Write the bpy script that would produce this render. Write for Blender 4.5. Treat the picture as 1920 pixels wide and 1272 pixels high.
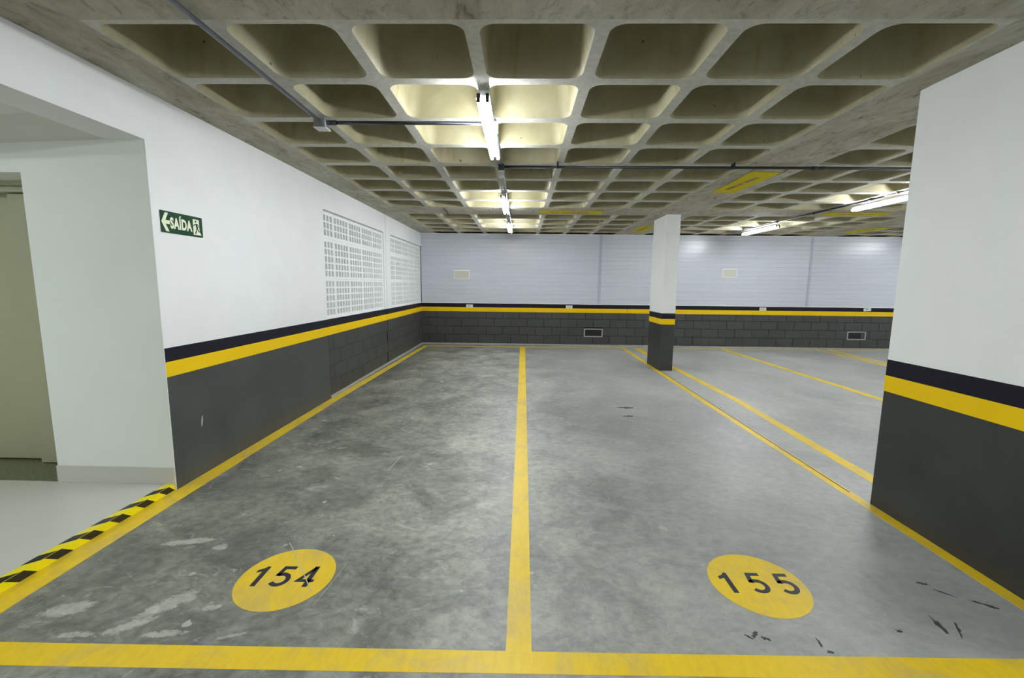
import bpy, bmesh, math, random
from mathutils import Vector, Matrix, noise
random.seed(4)
S = bpy.context.scene
for o in list(bpy.data.objects): bpy.data.objects.remove(o)
COL = S.collection

# ------------------------------------------------------------------ camera, world, exposure
cam_d = bpy.data.cameras.new('camera'); cam_d.sensor_width = 36.0; cam_d.lens = 15.0777; cam_d.clip_start = 0.02
cam = bpy.data.objects.new('camera', cam_d); COL.objects.link(cam)
R_ = Vector((0.99971698, 0.02114411, 0.01090361)); U_ = Vector((-0.01346797, 0.12520496, 0.99203948)); F_ = Vector((-0.01961061, 0.99190556, -0.1254543))
M = Matrix(((R_.x, U_.x, -F_.x, 0), (R_.y, U_.y, -F_.y, 0), (R_.z, U_.z, -F_.z, 1.42), (0, 0, 0, 1)))
cam.matrix_world = M
S.camera = cam
w = bpy.data.worlds.new('world'); S.world = w; w.use_nodes = True
w.node_tree.nodes['Background'].inputs[0].default_value = (0.5, 0.52, 0.55, 1)
w.node_tree.nodes['Background'].inputs[1].default_value = 0.0
S.view_settings.view_transform = 'Standard'; S.view_settings.look = 'None'
S.view_settings.exposure = 0.0; S.view_settings.gamma = 1.0; S.view_settings.use_curve_mapping = False
S.cycles.max_bounces = 10; S.cycles.diffuse_bounces = 7; S.cycles.glossy_bounces = 3
S.cycles.sample_clamp_indirect = 6.0
TUBE = 150.0          # radiance of the fluorescent tubes

# ------------------------------------------------------------------ measures (metres)
H = 2.585; XL = -2.338; YB = 10.10; YJ = 2.738; XR = 10.9; YF = -6.0
ZK, ZY, ZB = 0.785, 0.886, 0.979      # grey up to ZK, yellow up to ZY, black up to ZB

# ------------------------------------------------------------------ materials
def mat(name, col, rough=0.6, metal=0.0, spec=0.5):
    m = bpy.data.materials.new(name); m.use_nodes = True
    b = m.node_tree.nodes['Principled BSDF']
    b.inputs['Base Color'].default_value = (*col, 1); b.inputs['Roughness'].default_value = rough
    b.inputs['Metallic'].default_value = metal; b.inputs['Specular IOR Level'].default_value = spec
    return m
class NT:
    def __init__(s, m): s.m = m; s.t = m.node_tree; s.b = s.t.nodes['Principled BSDF']
    def n(s, t, **k):
        x = s.t.nodes.new(t)
        for a, v in k.items(): setattr(x, a, v)
        return x
    def l(s, a, b): s.t.links.new(a, b)
    def pos(s, scale=(1, 1, 1), rot=(0, 0, 0), loc=(0, 0, 0)):
        g = s.n('ShaderNodeNewGeometry'); p = s.n('ShaderNodeMapping')
        p.inputs['Scale'].default_value = scale; p.inputs['Rotation'].default_value = rot; p.inputs['Location'].default_value = loc
        s.l(g.outputs['Position'], p.inputs['Vector']); return p.outputs[0]
    def noise(s, v, scale, detail=6, rough=0.6, dist=0.0):
        x = s.n('ShaderNodeTexNoise'); x.inputs['Scale'].default_value = scale; x.inputs['Detail'].default_value = detail
        x.inputs['Roughness'].default_value = rough; x.inputs['Distortion'].default_value = dist
        s.l(v, x.inputs['Vector']); return x.outputs[0]
    def ramp(s, v, stops):
        x = s.n('ShaderNodeValToRGB'); e = x.color_ramp.elements
        while len(e) < len(stops): e.new(0.5)
        for i, (p, c) in enumerate(stops):
            e[i].position = p; e[i].color = (*c, 1) if not isinstance(c, (int, float)) else (c, c, c, 1)
        s.l(v, x.inputs[0]); return x.outputs[0]
    def mix(s, f, a, b, mode='MIX'):
        x = s.n('ShaderNodeMix', data_type='RGBA', blend_type=mode)
        if isinstance(f, (int, float)): x.inputs[0].default_value = f
        else: s.l(f, x.inputs[0])
        for i, v in ((6, a), (7, b)):
            if isinstance(v, tuple): x.inputs[i].default_value = (*v, 1)
            else: s.l(v, x.inputs[i])
        return x.outputs[2]
    def math(s, op, a, b=0.0, clamp=False):
        x = s.n('ShaderNodeMath', operation=op, use_clamp=clamp)
        for i, v in ((0, a), (1, b)):
            if isinstance(v, (int, float)): x.inputs[i].default_value = v
            else: s.l(v, x.inputs[i])
        return x.outputs[0]
    def maprange(s, v, a, b, c=0.0, d=1.0):
        x = s.n('ShaderNodeMapRange'); x.interpolation_type = 'SMOOTHSTEP'
        s.l(v, x.inputs[0])
        for i, q in enumerate((a, b, c, d)): x.inputs[i+1].default_value = q
        return x.outputs[0]
    def bump(s, h, strength=0.3, dist=0.01):
        x = s.n('ShaderNodeBump'); x.inputs['Strength'].default_value = strength; x.inputs['Distance'].default_value = dist
        s.l(h, x.inputs['Height']); s.l(x.outputs[0], s.b.inputs['Normal'])
    def color(s, c): s.l(c, s.b.inputs['Base Color'])
    def rough(s, c): s.l(c, s.b.inputs['Roughness'])

def paint(name, col, rough=0.55, var=0.06, bump=0.05, scale=3.0, spec=0.5):
    m = mat(name, col, rough, 0.0, spec); t = NT(m); p = t.pos()
    n = t.noise(p, scale, 5); d = tuple(c*(1-var) for c in col); u = tuple(min(1, c*(1+var*0.6)) for c in col)
    t.color(t.ramp(n, [(0.3, d), (0.7, u)]))
    t.bump(t.noise(p, 60, 3), bump, 0.004); return m

M_white = paint('white_wall_paint', (0.765, 0.78, 0.795), 0.5, 0.03)
M_pillar = paint('white_pillar_paint', (0.76, 0.78, 0.77), 0.5, 0.03)
M_lobby = paint('lobby_wall_paint', (0.77, 0.81, 0.79), 0.5, 0.02)
M_lobbyceil = paint('lobby_ceiling_paint', (0.62, 0.62, 0.58), 0.6, 0.02)
M_black = paint('black_band_paint', (0.006, 0.006, 0.014), 0.5, 0.2, spec=0.2)
M_yellow = paint('yellow_band_paint', (0.80, 0.53, 0.002), 0.5, 0.05, spec=0.2)
M_grey = mat('dark_grey_wall_paint', (0.05, 0.055, 0.053), 0.42)
t = NT(M_grey); p = t.pos()
t.color(t.ramp(t.noise(p, 2.2, 6), [(0.3, (0.040, 0.043, 0.042)), (0.7, (0.064, 0.070, 0.068))]))
t.bump(t.noise(p, 45, 4), 0.12, 0.004)
M_greyd = mat('charcoal_pillar_paint', (0.036, 0.038, 0.036), 0.5, 0.0, 0.35)
t = NT(M_greyd); p = t.pos()
t.color(t.ramp(t.noise(p, 2.2, 6), [(0.3, (0.028, 0.029, 0.026)), (0.7, (0.042, 0.045, 0.042))]))
t.bump(t.noise(p, 45, 4), 0.12, 0.004)
M_block = mat('dark_grey_block_paint', (0.05, 0.055, 0.053), 0.5)
t = NT(M_block); p = t.pos(); oi = t.n('ShaderNodeObjectInfo')
c = t.ramp(t.noise(p, 3.0, 6), [(0.3, (0.034, 0.036, 0.035)), (0.7, (0.046, 0.050, 0.048))])
t.color(t.mix(t.math('MULTIPLY', oi.outputs['Random'], 0.5), c, (0.058, 0.060, 0.057)))
t.bump(t.noise(p, 70, 4), 0.35, 0.004)
M_joint = mat('mortar_joint', (0.006, 0.006, 0.006), 0.9, 0.0, 0.1)
M_mortar = paint('bare_mortar', (0.36, 0.36, 0.35), 0.85, 0.3, 0.5, 30)
M_grille = paint('grille_block_paint', (0.80, 0.82, 0.82), 0.55, 0.02)
M_void = mat('grille_backing', (0.62, 0.62, 0.66), 0.8)
M_dark = mat('void_shade_paint', (0.012, 0.012, 0.012), 0.9)

M_siding = mat('pvc_siding', (0.58, 0.60, 0.68), 0.27); t = NT(M_siding)
t.color(t.ramp(t.noise(t.pos((0.4, 1, 6)), 2, 4), [(0.3, (0.55, 0.575, 0.65)), (0.7, (0.60, 0.62, 0.70))]))
M_trimstrip = mat('siding_trim', (0.42, 0.45, 0.54), 0.35)
M_trimwhite = mat('white_siding_edge', (0.85, 0.86, 0.86), 0.35)
M_beige = paint('beige_plate', (0.60, 0.59, 0.52), 0.5, 0.02)

# concrete of the ceiling
M_rib = mat('rib_concrete', (0.3, 0.3, 0.27), 0.75); t = NT(M_rib); p = t.pos()
n1 = t.noise(p, 2.2, 8, 0.62, 0.4); n2 = t.noise(p, 26, 6, 0.7)
c = t.ramp(n1, [(0.28, (0.36, 0.355, 0.30)), (0.55, (0.50, 0.50, 0.455)), (0.8, (0.62, 0.62, 0.58))])
t.color(t.mix(0.35, c, t.ramp(n2, [(0.3, (0.28, 0.27, 0.23)), (0.62, (0.66, 0.65, 0.62))]), 'MIX'))
t.bump(t.math('ADD', n2, n1), 0.35, 0.008)
M_beam = mat('beam_concrete', (0.3, 0.3, 0.27), 0.75); t = NT(M_beam)
n1 = t.noise(t.pos((1, 0.45, 1), (0, 0, 0.5)), 3.2, 9, 0.68, 1.0); n2 = t.noise(t.pos((1, 0.5, 1), (0, 0, 0.7)), 14, 8, 0.75, 0.8)
c = t.ramp(n1, [(0.25, (0.25, 0.235, 0.17)), (0.5, (0.385, 0.37, 0.30)), (0.78, (0.54, 0.53, 0.475))])
pit = t.ramp(n2, [(0.33, (0.50, 0.48, 0.40)), (0.45, (1, 1, 1)), (0.66, (1.22, 1.22, 1.18))])
g2 = t.n('ShaderNodeSeparateXYZ'); t.l(t.pos(), g2.inputs[0])
onr = t.math('MULTIPLY', t.maprange(g2.outputs[0], 2.05, 2.2), t.maprange(g2.outputs[1], 2.4, 2.9))
c = t.mix(0.9, c, pit, 'MULTIPLY')
n3 = t.noise(t.pos((1, 0.35, 1), (0, 0, 0.6)), 9, 8, 0.7, 1.2)
dkk = t.ramp(n3, [(0.33, (0.22, 0.20, 0.15)), (0.43, (1, 1, 1))])
t.color(t.mix(onr, c, t.mix(1.0, c, dkk, 'MULTIPLY')))
t.bump(t.math('ADD', n2, n1), 0.7, 0.02)
M_coffer = mat('coffer_concrete', (0.36, 0.33, 0.2), 0.6); t = NT(M_coffer); p = t.pos()
n1 = t.noise(p, 3.0, 7, 0.6, 0.3); n2 = t.noise(p, 40, 4, 0.6)
c = t.ramp(n1, [(0.25, (0.255, 0.23, 0.125)), (0.5, (0.335, 0.305, 0.185)), (0.8, (0.415, 0.39, 0.27))])
sp = t.ramp(t.noise(t.pos((1, 1, 1), loc=(7, 3, 1)), 19, 3, 0.5), [(0.235, (0.18, 0.15, 0.10)), (0.26, (1, 1, 1))])
st = t.ramp(t.noise(t.pos((9, 9, 0.6)), 1.3, 4, 0.5), [(0.24, (0.80, 0.68, 0.40)), (0.38, (1, 1, 1))])
c = t.mix(1.0, c, sp, 'MULTIPLY'); c = t.mix(0.8, c, st, 'MULTIPLY')
t.color(c); t.bump(n2, 0.08, 0.004)

# floor
M_floor = mat('polished_concrete_floor', (0.3, 0.3, 0.3), 0.4); t = NT(M_floor); p = t.pos()
g = t.n('ShaderNodeSeparateXYZ'); t.l(p, g.inputs[0]); X = g.outputs[0]; Y = g.outputs[1]
big = t.noise(t.pos(loc=(2.1, 0.4, 0)), 0.75, 4, 0.55, 0.6)
med = t.noise(t.pos(), 2.6, 10, 0.68, 0.8)
fine = t.noise(t.pos((1, 1.3, 1), (0, 0, 0.4)), 17, 8, 0.72, 0.5)
side = t.maprange(X, -2.2, 0.5)                 # trowelled rough on the left bay, smoother on the right one
side2 = t.maprange(X, 0.8, 2.0)
base = t.mix(side, (0.185, 0.19, 0.175), (0.315, 0.325, 0.32))
base = t.mix(side2, base, (0.375, 0.39, 0.395))
mott = t.ramp(med, [(0.34, (0.50, 0.51, 0.48)), (0.50, (0.98, 0.99, 0.98)), (0.64, (1.40, 1.39, 1.30))])
amt = t.maprange(X, -1.2, 1.6, 1.0, 0.30)
x1 = t.mix(amt, base, mott, 'MULTIPLY')
bm = t.ramp(big, [(0.35, (0.72, 0.73, 0.71)), (0.62, (1.18, 1.17, 1.12))])
x1 = t.mix(t.maprange(X, -1.0, 2.0, 0.95, 0.45), x1, bm, 'MULTIPLY')
fm = t.ramp(fine, [(0.34, (0.62, 0.62, 0.60)), (0.5, (1, 1, 1)), (0.68, (1.42, 1.41, 1.34))])
x1 = t.mix(t.maprange(X, -1.0, 1.6, 0.85, 0.32), x1, fm, 'MULTIPLY')
# cement smears and drops
sm = t.noise(t.pos((1, 1.7, 1), (0, 0, -0.5), (1.3, 5.2, 0)), 4.2, 9, 0.78, 1.4)
smf = t.ramp(sm, [(0.575, 0.0), (0.64, 0.75)])
smf = t.math('MULTIPLY', smf, t.maprange(X, -0.4, 1.0, 0.75, 0.10))
x1 = t.mix(smf, x1, (0.50, 0.50, 0.46))
vo = t.n('ShaderNodeTexVoronoi'); vo.inputs['Scale'].default_value = 9.0; vo.inputs['Randomness'].default_value = 1.0
wv = t.n('ShaderNodeVectorMath', operation='ADD'); nz = t.n('ShaderNodeTexNoise'); nz.inputs['Scale'].default_value = 14; t.l(p, nz.inputs['Vector'])
sc = t.n('ShaderNodeVectorMath', operation='SCALE'); sc.inputs['Scale'].default_value = 0.06; t.l(nz.outputs[1], sc.inputs[0])
t.l(p, wv.inputs[0]); t.l(sc.outputs[0], wv.inputs[1]); t.l(wv.outputs[0], vo.inputs['Vector'])
cs = t.n('ShaderNodeSeparateColor'); t.l(vo.outputs['Color'], cs.inputs[0])
dots = t.math('LESS_THAN', vo.outputs['Distance'], t.math('MULTIPLY', t.math('POWER', cs.outputs[0], 5.0), 0.20))
dots = t.math('MULTIPLY', dots, t.math('GREATER_THAN', cs.outputs[1], 0.45))
x1 = t.mix(t.math('MULTIPLY', dots, t.maprange(X, -0.5, 1.5, 0.7, 0.35)), x1, (0.55, 0.54, 0.49))
vo2 = t.n('ShaderNodeTexVoronoi'); vo2.inputs['Scale'].default_value = 3.1; t.l(wv.outputs[0], vo2.inputs['Vector'])
cs2 = t.n('ShaderNodeSeparateColor'); t.l(vo2.outputs['Color'], cs2.inputs[0])
dk = t.math('LESS_THAN', vo2.outputs['Distance'], t.math('MULTIPLY', t.math('POWER', cs2.outputs[1], 6.0), 0.06))
x1 = t.mix(t.math('MULTIPLY', dk, 0.6), x1, (0.05, 0.05, 0.045))
def ell(cx, cy, rx, ry, rot):
    mp = t.n('ShaderNodeMapping', vector_type='TEXTURE'); mp.inputs['Location'].default_value = (cx, cy, 0)
    mp.inputs['Rotation'].default_value = (0, 0, rot); mp.inputs['Scale'].default_value = (rx, ry, 1)
    t.l(p, mp.inputs['Vector']); ln_ = t.n('ShaderNodeVectorMath', operation='LENGTH'); t.l(mp.outputs[0], ln_.inputs[0])
    return t.maprange(ln_.outputs['Value'], 0.25, 1.5, 1.0, 0.0)
acc = None
for q in [(-1.545, 1.70, 0.15, 0.055, 0.95), (-1.60, 1.585, 0.13, 0.030, 0.55), (-1.49, 1.75, 0.05, 0.05, 0), (-1.43, 1.545, 0.10, 0.022, 0.1), (-1.34, 1.69, 0.05, 0.022, 0.2), (-1.78, 1.53, 0.10, 0.02, 0.1),
          (-1.15, 1.545, 0.07, 0.012, 0.3), (-1.80, 2.16, 0.16, 0.035, 0.2), (-1.60, 2.12, 0.05, 0.03, 0), (-1.95, 1.66, 0.12, 0.05, 0.3)]:
    e_ = ell(*q); acc = e_ if acc is None else t.math('MAXIMUM', acc, e_)
pn = t.noise(t.pos((1, 1.5, 1), (0, 0, 0.5), (5, 2, 0)), 16, 12, 0.85, 1.5)
pf = t.ramp(t.math('ADD', t.math('MULTIPLY', acc, 0.30), pn), [(0.66, 0.0), (0.72, 0.8)])
pf = t.math('MULTIPLY', pf, t.maprange(X, 0.2, 1.5, 1.0, 0.3))
x1 = t.mix(pf, x1, t.ramp(fine, [(0.3, (0.30, 0.30, 0.27)), (0.65, (0.56, 0.56, 0.51))]))
t.color(x1)
t.rough(t.ramp(med, [(0.3, 0.36), (0.7, 0.52)]))
t.bump(t.math('ADD', t.math('MULTIPLY', fine, 0.6), med), 0.10, 0.01)
M_tile = paint('pale_lobby_tile', (0.56, 0.56, 0.52), 0.25, 0.02, 0.0)
M_bbd = paint('pale_stone_skirting', (0.54, 0.54, 0.49), 0.35, 0.02, 0.0)
M_granite = mat('dark_green_granite', (0.1, 0.11, 0.06), 0.3); t = NT(M_granite)
t.color(t.ramp(t.noise(t.pos((1, 2, 1)), 45, 8, 0.75), [(0.35, (0.045, 0.05, 0.03)), (0.5, (0.12, 0.13, 0.07)), (0.7, (0.27, 0.28, 0.18))]))
M_door = paint('beige_door_enamel', (0.34, 0.345, 0.225), 0.45, 0.04, 0.02)
M_door2 = paint('beige_frame_enamel', (0.43, 0.43, 0.33), 0.45, 0.03, 0.02)

M_line = mat('yellow_floor_paint', (0.74, 0.5, 0.05), 0.42); t = NT(M_line); p = t.pos()
n1 = t.noise(p, 3.2, 8, 0.7, 0.5); n2 = t.noise(t.pos((1, 0.3, 1)), 40, 5, 0.7)
c = t.ramp(n1, [(0.34, (0.66, 0.49, 0.11)), (0.50, (0.82, 0.575, 0.02)), (0.7, (0.88, 0.62, 0.015))])
c = t.mix(0.25, c, t.ramp(n2, [(0.3, (0.62, 0.60, 0.5)), (0.6, (1, 1, 1))]), 'MULTIPLY')
wr = t.ramp(t.noise(t.pos((1, 1, 1), (0, 0, 0.6), (3, 1, 0)), 9, 9, 0.8, 0.6), [(0.66, 0.0), (0.74, 0.5)])
t.color(t.mix(wr, c, (0.42, 0.40, 0.33))); t.bump(n2, 0.08, 0.003)
M_digit = paint('navy_black_number_paint', (0.010, 0.012, 0.028), 0.45, 0.25)
M_tapeY = mat('yellow_hazard_tape', (0.86, 0.74, 0.004), 0.3)
M_tapeB = mat('black_hazard_tape', (0.006, 0.006, 0.008), 0.3)
M_scuff = mat('rubber_scuff', (0.045, 0.05, 0.055), 0.6)
M_smear = paint('cement_smear', (0.43, 0.43, 0.39), 0.8, 0.35, 0.5, 18)

M_galv = mat('galvanised_steel', (0.50, 0.51, 0.54), 0.32, 0.9); t = NT(M_galv)
t.color(t.ramp(t.noise(t.pos(), 30, 4), [(0.3, (0.42, 0.43, 0.46)), (0.7, (0.60, 0.61, 0.64))]))
M_conduit = mat('grey_conduit', (0.15, 0.155, 0.18), 0.30, 0.75)
M_dconduit = mat('dark_conduit', (0.035, 0.037, 0.048), 0.32, 0.6)
M_cap = mat('black_lampholder', (0.02, 0.02, 0.02), 0.4)
M_plastic = mat('white_plastic', (0.78, 0.80, 0.82), 0.35)
M_batten = mat('white_enamel_batten', (0.62, 0.64, 0.65), 0.4)
M_tube = mat('fluorescent_tube', (1, 1, 1), 0.4); b = M_tube.node_tree.nodes['Principled BSDF']
b.inputs['Emission Color'].default_value = (0.95, 0.985, 1.0, 1); b.inputs['Emission Strength'].default_value = TUBE
M_green = mat('exit_green', (0.010, 0.052, 0.024), 0.6, 0.0, 0.15)
M_cream = mat('photoluminescent_cream', (0.80, 0.82, 0.62), 0.45)
M_signedge = mat('sign_white_edge', (0.85, 0.85, 0.82), 0.45)
M_sticker = mat('yellow_sticker', (0.62, 0.50, 0.001), 0.7, 0.0, 0.1)
M_glyph = mat('sticker_glyph', (0.10, 0.10, 0.075), 0.5)
M_plate = mat('white_number_plate', (0.80, 0.84, 0.84), 0.35)
M_plateink = mat('plate_ink', (0.02, 0.025, 0.03), 0.5)
M_platetint = mat('plate_tint', (0.50, 0.60, 0.48), 0.5)

# ------------------------------------------------------------------ mesh helpers
def link(name, me, m, parent=None, loc=None, kind=None, label=None, cat=None, group=None):
    o = bpy.data.objects.new(name, me); COL.objects.link(o)
    if me is not None and m is not None and not me.materials: me.materials.append(m)
    if parent is not None: o.parent = parent
    if loc is not None: o.location = loc
    if kind: o['kind'] = kind
    if label: o['label'] = label
    if cat: o['category'] = cat
    if group: o['group'] = group
    return o
def obj(name, bm, m, parent=None, smooth=False, **k):
    me = bpy.data.meshes.new(name)
    if smooth:
        for f in bm.faces: f.smooth = True
    bm.normal_update(); bm.to_mesh(me); bm.free()
    return link(name, me, m, parent, **k)
def box(bm, x0, x1, y0, y1, z0, z1, bev=0.0):
    vs = [bm.verts.new((x, y, z)) for x in (x0, x1) for y in (y0, y1) for z in (z0, z1)]
    fs = [bm.faces.new([vs[i] for i in q]) for q in ((0, 1, 3, 2), (4, 6, 7, 5), (0, 4, 5, 1), (2, 3, 7, 6), (0, 2, 6, 4), (1, 5, 7, 3))]
    if bev:
        es = list({e for f in fs for e in f.edges})
        bmesh.ops.bevel(bm, geom=es, offset=bev, segments=1, affect='EDGES')
def boxo(name, x0, x1, y0, y1, z0, z1, m, parent=None, bev=0.0, **k):
    bm = bmesh.new(); box(bm, x0, x1, y0, y1, z0, z1, bev); return obj(name, bm, m, parent, **k)
def cyl(bm, a, b_, r, n=12, cap=True):
    a = Vector(a); b_ = Vector(b_); d = (b_-a).normalized()
    u = d.cross(Vector((0, 0, 1)));
    if u.length < 1e-3: u = d.cross(Vector((1, 0, 0)))
    u.normalize(); v = d.cross(u)
    r1 = [bm.verts.new(a + r*(math.cos(2*math.pi*i/n)*u + math.sin(2*math.pi*i/n)*v)) for i in range(n)]
    r2 = [bm.verts.new(b_ + r*(math.cos(2*math.pi*i/n)*u + math.sin(2*math.pi*i/n)*v)) for i in range(n)]
    for i in range(n): f = bm.faces.new((r1[i], r1[(i+1) % n], r2[(i+1) % n], r2[i])); f.smooth = True
    if cap: bm.faces.new(r1[::-1]); bm.faces.new(r2)
def cylo(name, a, b_, r, m, parent=None, n=12, **k):
    bm = bmesh.new(); cyl(bm, a, b_, r, n); return obj(name, bm, m, parent, **k)
def prism(bm, pts, f, h):
    """extrude the 2-D polygon pts; f maps (u, v, w) to a point, w runs from 0 to h"""
    a = [bm.verts.new(f(u, v, 0)) for u, v in pts]; b2 = [bm.verts.new(f(u, v, h)) for u, v in pts]
    n = len(pts)
    bm.faces.new(a); bm.faces.new(b2[::-1])
    for i in range(n): bm.faces.new((a[i], b2[i], b2[(i+1) % n], a[(i+1) % n]))
def stroke(bm, pts, wd, f, h):
    n = len(pts); L = []; Rr = []
    P = [Vector((q[0], q[1])) for q in pts]
    for i in range(n):
        if i == 0: d = (P[1]-P[0]).normalized(); k = 1
        elif i == n-1: d = (P[-1]-P[-2]).normalized(); k = 1
        else:
            d1 = (P[i]-P[i-1]).normalized(); d2 = (P[i+1]-P[i]).normalized(); d = (d1+d2).normalized(); k = 1/max(0.5, d.dot(d1))
        nn = Vector((-d.y, d.x))*wd/2*k; L.append(P[i]+nn); Rr.append(P[i]-nn)
    prism(bm, [tuple(q) for q in L] + [tuple(q) for q in Rr[::-1]], f, h)
def digit(ch, bm, f, h):
    """a digit in a box 0.62 wide, 1 high"""
    w_ = 0.155
    if ch == '1':
        prism(bm, [(0.30, 0), (0.47, 0), (0.47, 1), (0.36, 1), (0.30, 0.90), (0.12, 0.80), (0.12, 0.66), (0.30, 0.73)], f, h)
    elif ch == '5':
        pts = [(0.57, 0.925), (0.19, 0.925), (0.12, 0.50)]
        stroke(bm, pts, 0.15, f, h)
        arc = [(0.09, 0.50)] + [(0.29+0.255*math.cos(a), 0.335+0.262*math.sin(a)) for a in [math.radians(q) for q in range(125, -150, -15)]]
        arc = [(0.13, 0.51)] + arc[1:]
        stroke(bm, arc, w_, f, h)
    elif ch == '4':
        stroke(bm, [(0.62, 0.29), (0.09, 0.29), (0.44, 0.95)], 0.13, f, h)
        prism(bm, [(0.36, 0), (0.52, 0), (0.52, 1), (0.36, 1)], f, h)
    elif ch == '0':
        stroke(bm, [(0.31+0.22*math.cos(a), 0.5+0.42*math.sin(a)) for a in [2*math.pi*i/16 for i in range(17)]], w_, f, h)
    elif ch == '3':
        stroke(bm, [(0.29+0.2*math.cos(a), 0.72+0.2*math.sin(a)) for a in [math.radians(q) for q in range(150, -80, -20)]], w_, f, h)
        stroke(bm, [(0.29+0.23*math.cos(a), 0.29+0.22*math.sin(a)) for a in [math.radians(q) for q in range(80, -160, -20)]], w_, f, h)
    elif ch == '2':
        stroke(bm, [(0.3+0.21*math.cos(a), 0.7+0.21*math.sin(a)) for a in [math.radians(q) for q in range(160, -40, -20)]] + [(0.12, 0.08), (0.55, 0.08)], w_, f, h)

def text_mesh(body, size, offset=0.0, ext=0.0005, sp=1.0):
    cu = bpy.data.curves.new('txt', 'FONT'); cu.body = body; cu.size = size; cu.offset = offset; cu.extrude = ext; cu.resolution_u = 4; cu.space_character = sp
    o = bpy.data.objects.new('txt', cu); COL.objects.link(o)
    dg = bpy.context.evaluated_depsgraph_get(); me = bpy.data.meshes.new_from_object(o.evaluated_get(dg))
    bpy.data.objects.remove(o); bpy.data.curves.remove(cu); return me

# ------------------------------------------------------------------ floor and its markings
floor = boxo('floor', XL, XR, YF, YB, -0.12, 0.0, M_floor, kind='structure')
def quad_line(name, pts, z0=0.0, z1=0.0012, m=M_line, parent=floor, **k):
    bm = bmesh.new(); prism(bm, pts, lambda u, v, w_: (u, v, z0 + w_), z1-z0); return obj(name, bm, m, parent, **k)
quad_line('parking_line', [(-2.9+0.56, 1.370), (-1.92, 1.384), (-0.54, 1.402), (0.47, 1.417), (2.7, 1.452), (2.7, 1.547), (1.97, 1.536), (0.52, 1.513), (-0.56, 1.502), (-2.04, 1.484), (-2.34, 1.480)])
quad_line('parking_line', [(-0.041, 1.50), (0.060, 1.50), (0.110, 9.83), (-0.005, 9.83)], z1=0.0016)
quad_line('parking_line', [(-2.351, 1.46), (-2.21, 1.50), (-2.218, 5.07), (-2.139, 9.70), (-2.235, 9.70), (-2.325, 5.06), (-2.337, 2.76), (-2.337, 2.738), (-2.351, 2.73)], z1=0.0014)
quad_line('parking_line', [(2.262, 1.5), (2.338, 1.5), (2.340, 2.744), (2.352, 5.35), (2.405, 9.84), (2.322, 9.84), (2.266, 5.35), (2.264, 2.7)], z1=0.0014)
quad_line('parking_line', [(2.60, 1.5), (2.705, 1.5), (2.71, 3.1), (2.80, 5.37), (2.72, 9.72), (2.60, 9.72), (2.70, 5.37), (2.60, 3.05)], z1=0.0014)
quad_line('parking_line', [(-2.24, 9.70), (0.0, 9.74), (2.40, 9.83), (2.40, 9.94), (0.0, 9.86), (-2.24, 9.82)], z1=0.001)
quad_line('parking_line', [(2.60, 9.70), (4.7, 9.86), (6.95, 9.98), (6.95, 10.06), (4.7, 9.96), (2.60, 9.83)], z1=0.001)
quad_line('parking_line', [(7.1, 9.93), (XR, 10.0), (XR, 10.06), (7.1, 10.0)], z1=0.001)
quad_line('parking_line', [(4.62, 1.5), (4.73, 1.5), (4.73, 5.5), (4.71, 9.9), (4.60, 9.9), (4.62, 5.5)], z1=0.0014)
quad_line('parking_line', [(6.76, 1.5), (6.86, 1.5), (6.86, 8.0), (6.94, 10.0), (6.84, 10.0), (6.76, 8.0)], z1=0.0014)
quad_line('parking_line', [(7.0, 1.5), (7.1, 1.5), (7.10, 8.3), (7.2, 10.0), (7.1, 10.0), (7.0, 8.3)], z1=0.0014)
def number_disc(cx, cy, digits, lab):
    n = 48; bm = bmesh.new()
    prism(bm, [(cx+0.2225*math.cos(2*math.pi*i/n), cy+0.2225*math.sin(2*math.pi*i/n)) for i in range(n)], lambda u, v, w_: (u, v, w_), 0.0012)
    d = obj('number_disc', bm, M_line, floor, label=lab)
    for ch, x, y, hh, sx in digits:
        bm = bmesh.new(); digit(ch, bm, lambda u, v, w_: (x + u*hh*sx, y + v*hh, 0.0012 + w_), 0.0006)
        obj('digit', bm, M_digit, d)
number_disc(-1.118, 1.895, [('1', -1.301, 1.827, 0.142, 1.0), ('5', -1.184, 1.829, 0.145, 1.0), ('4', -1.066, 1.831, 0.146, 1.0)], 'yellow painted disc with the number 154')
number_disc(1.162, 1.934, [('1', 0.974, 1.863, 0.142, 1.0), ('5', 1.116, 1.865, 0.143, 1.0), ('5', 1.252, 1.863, 0.144, 1.0)], 'yellow painted disc with the number 155')
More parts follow.
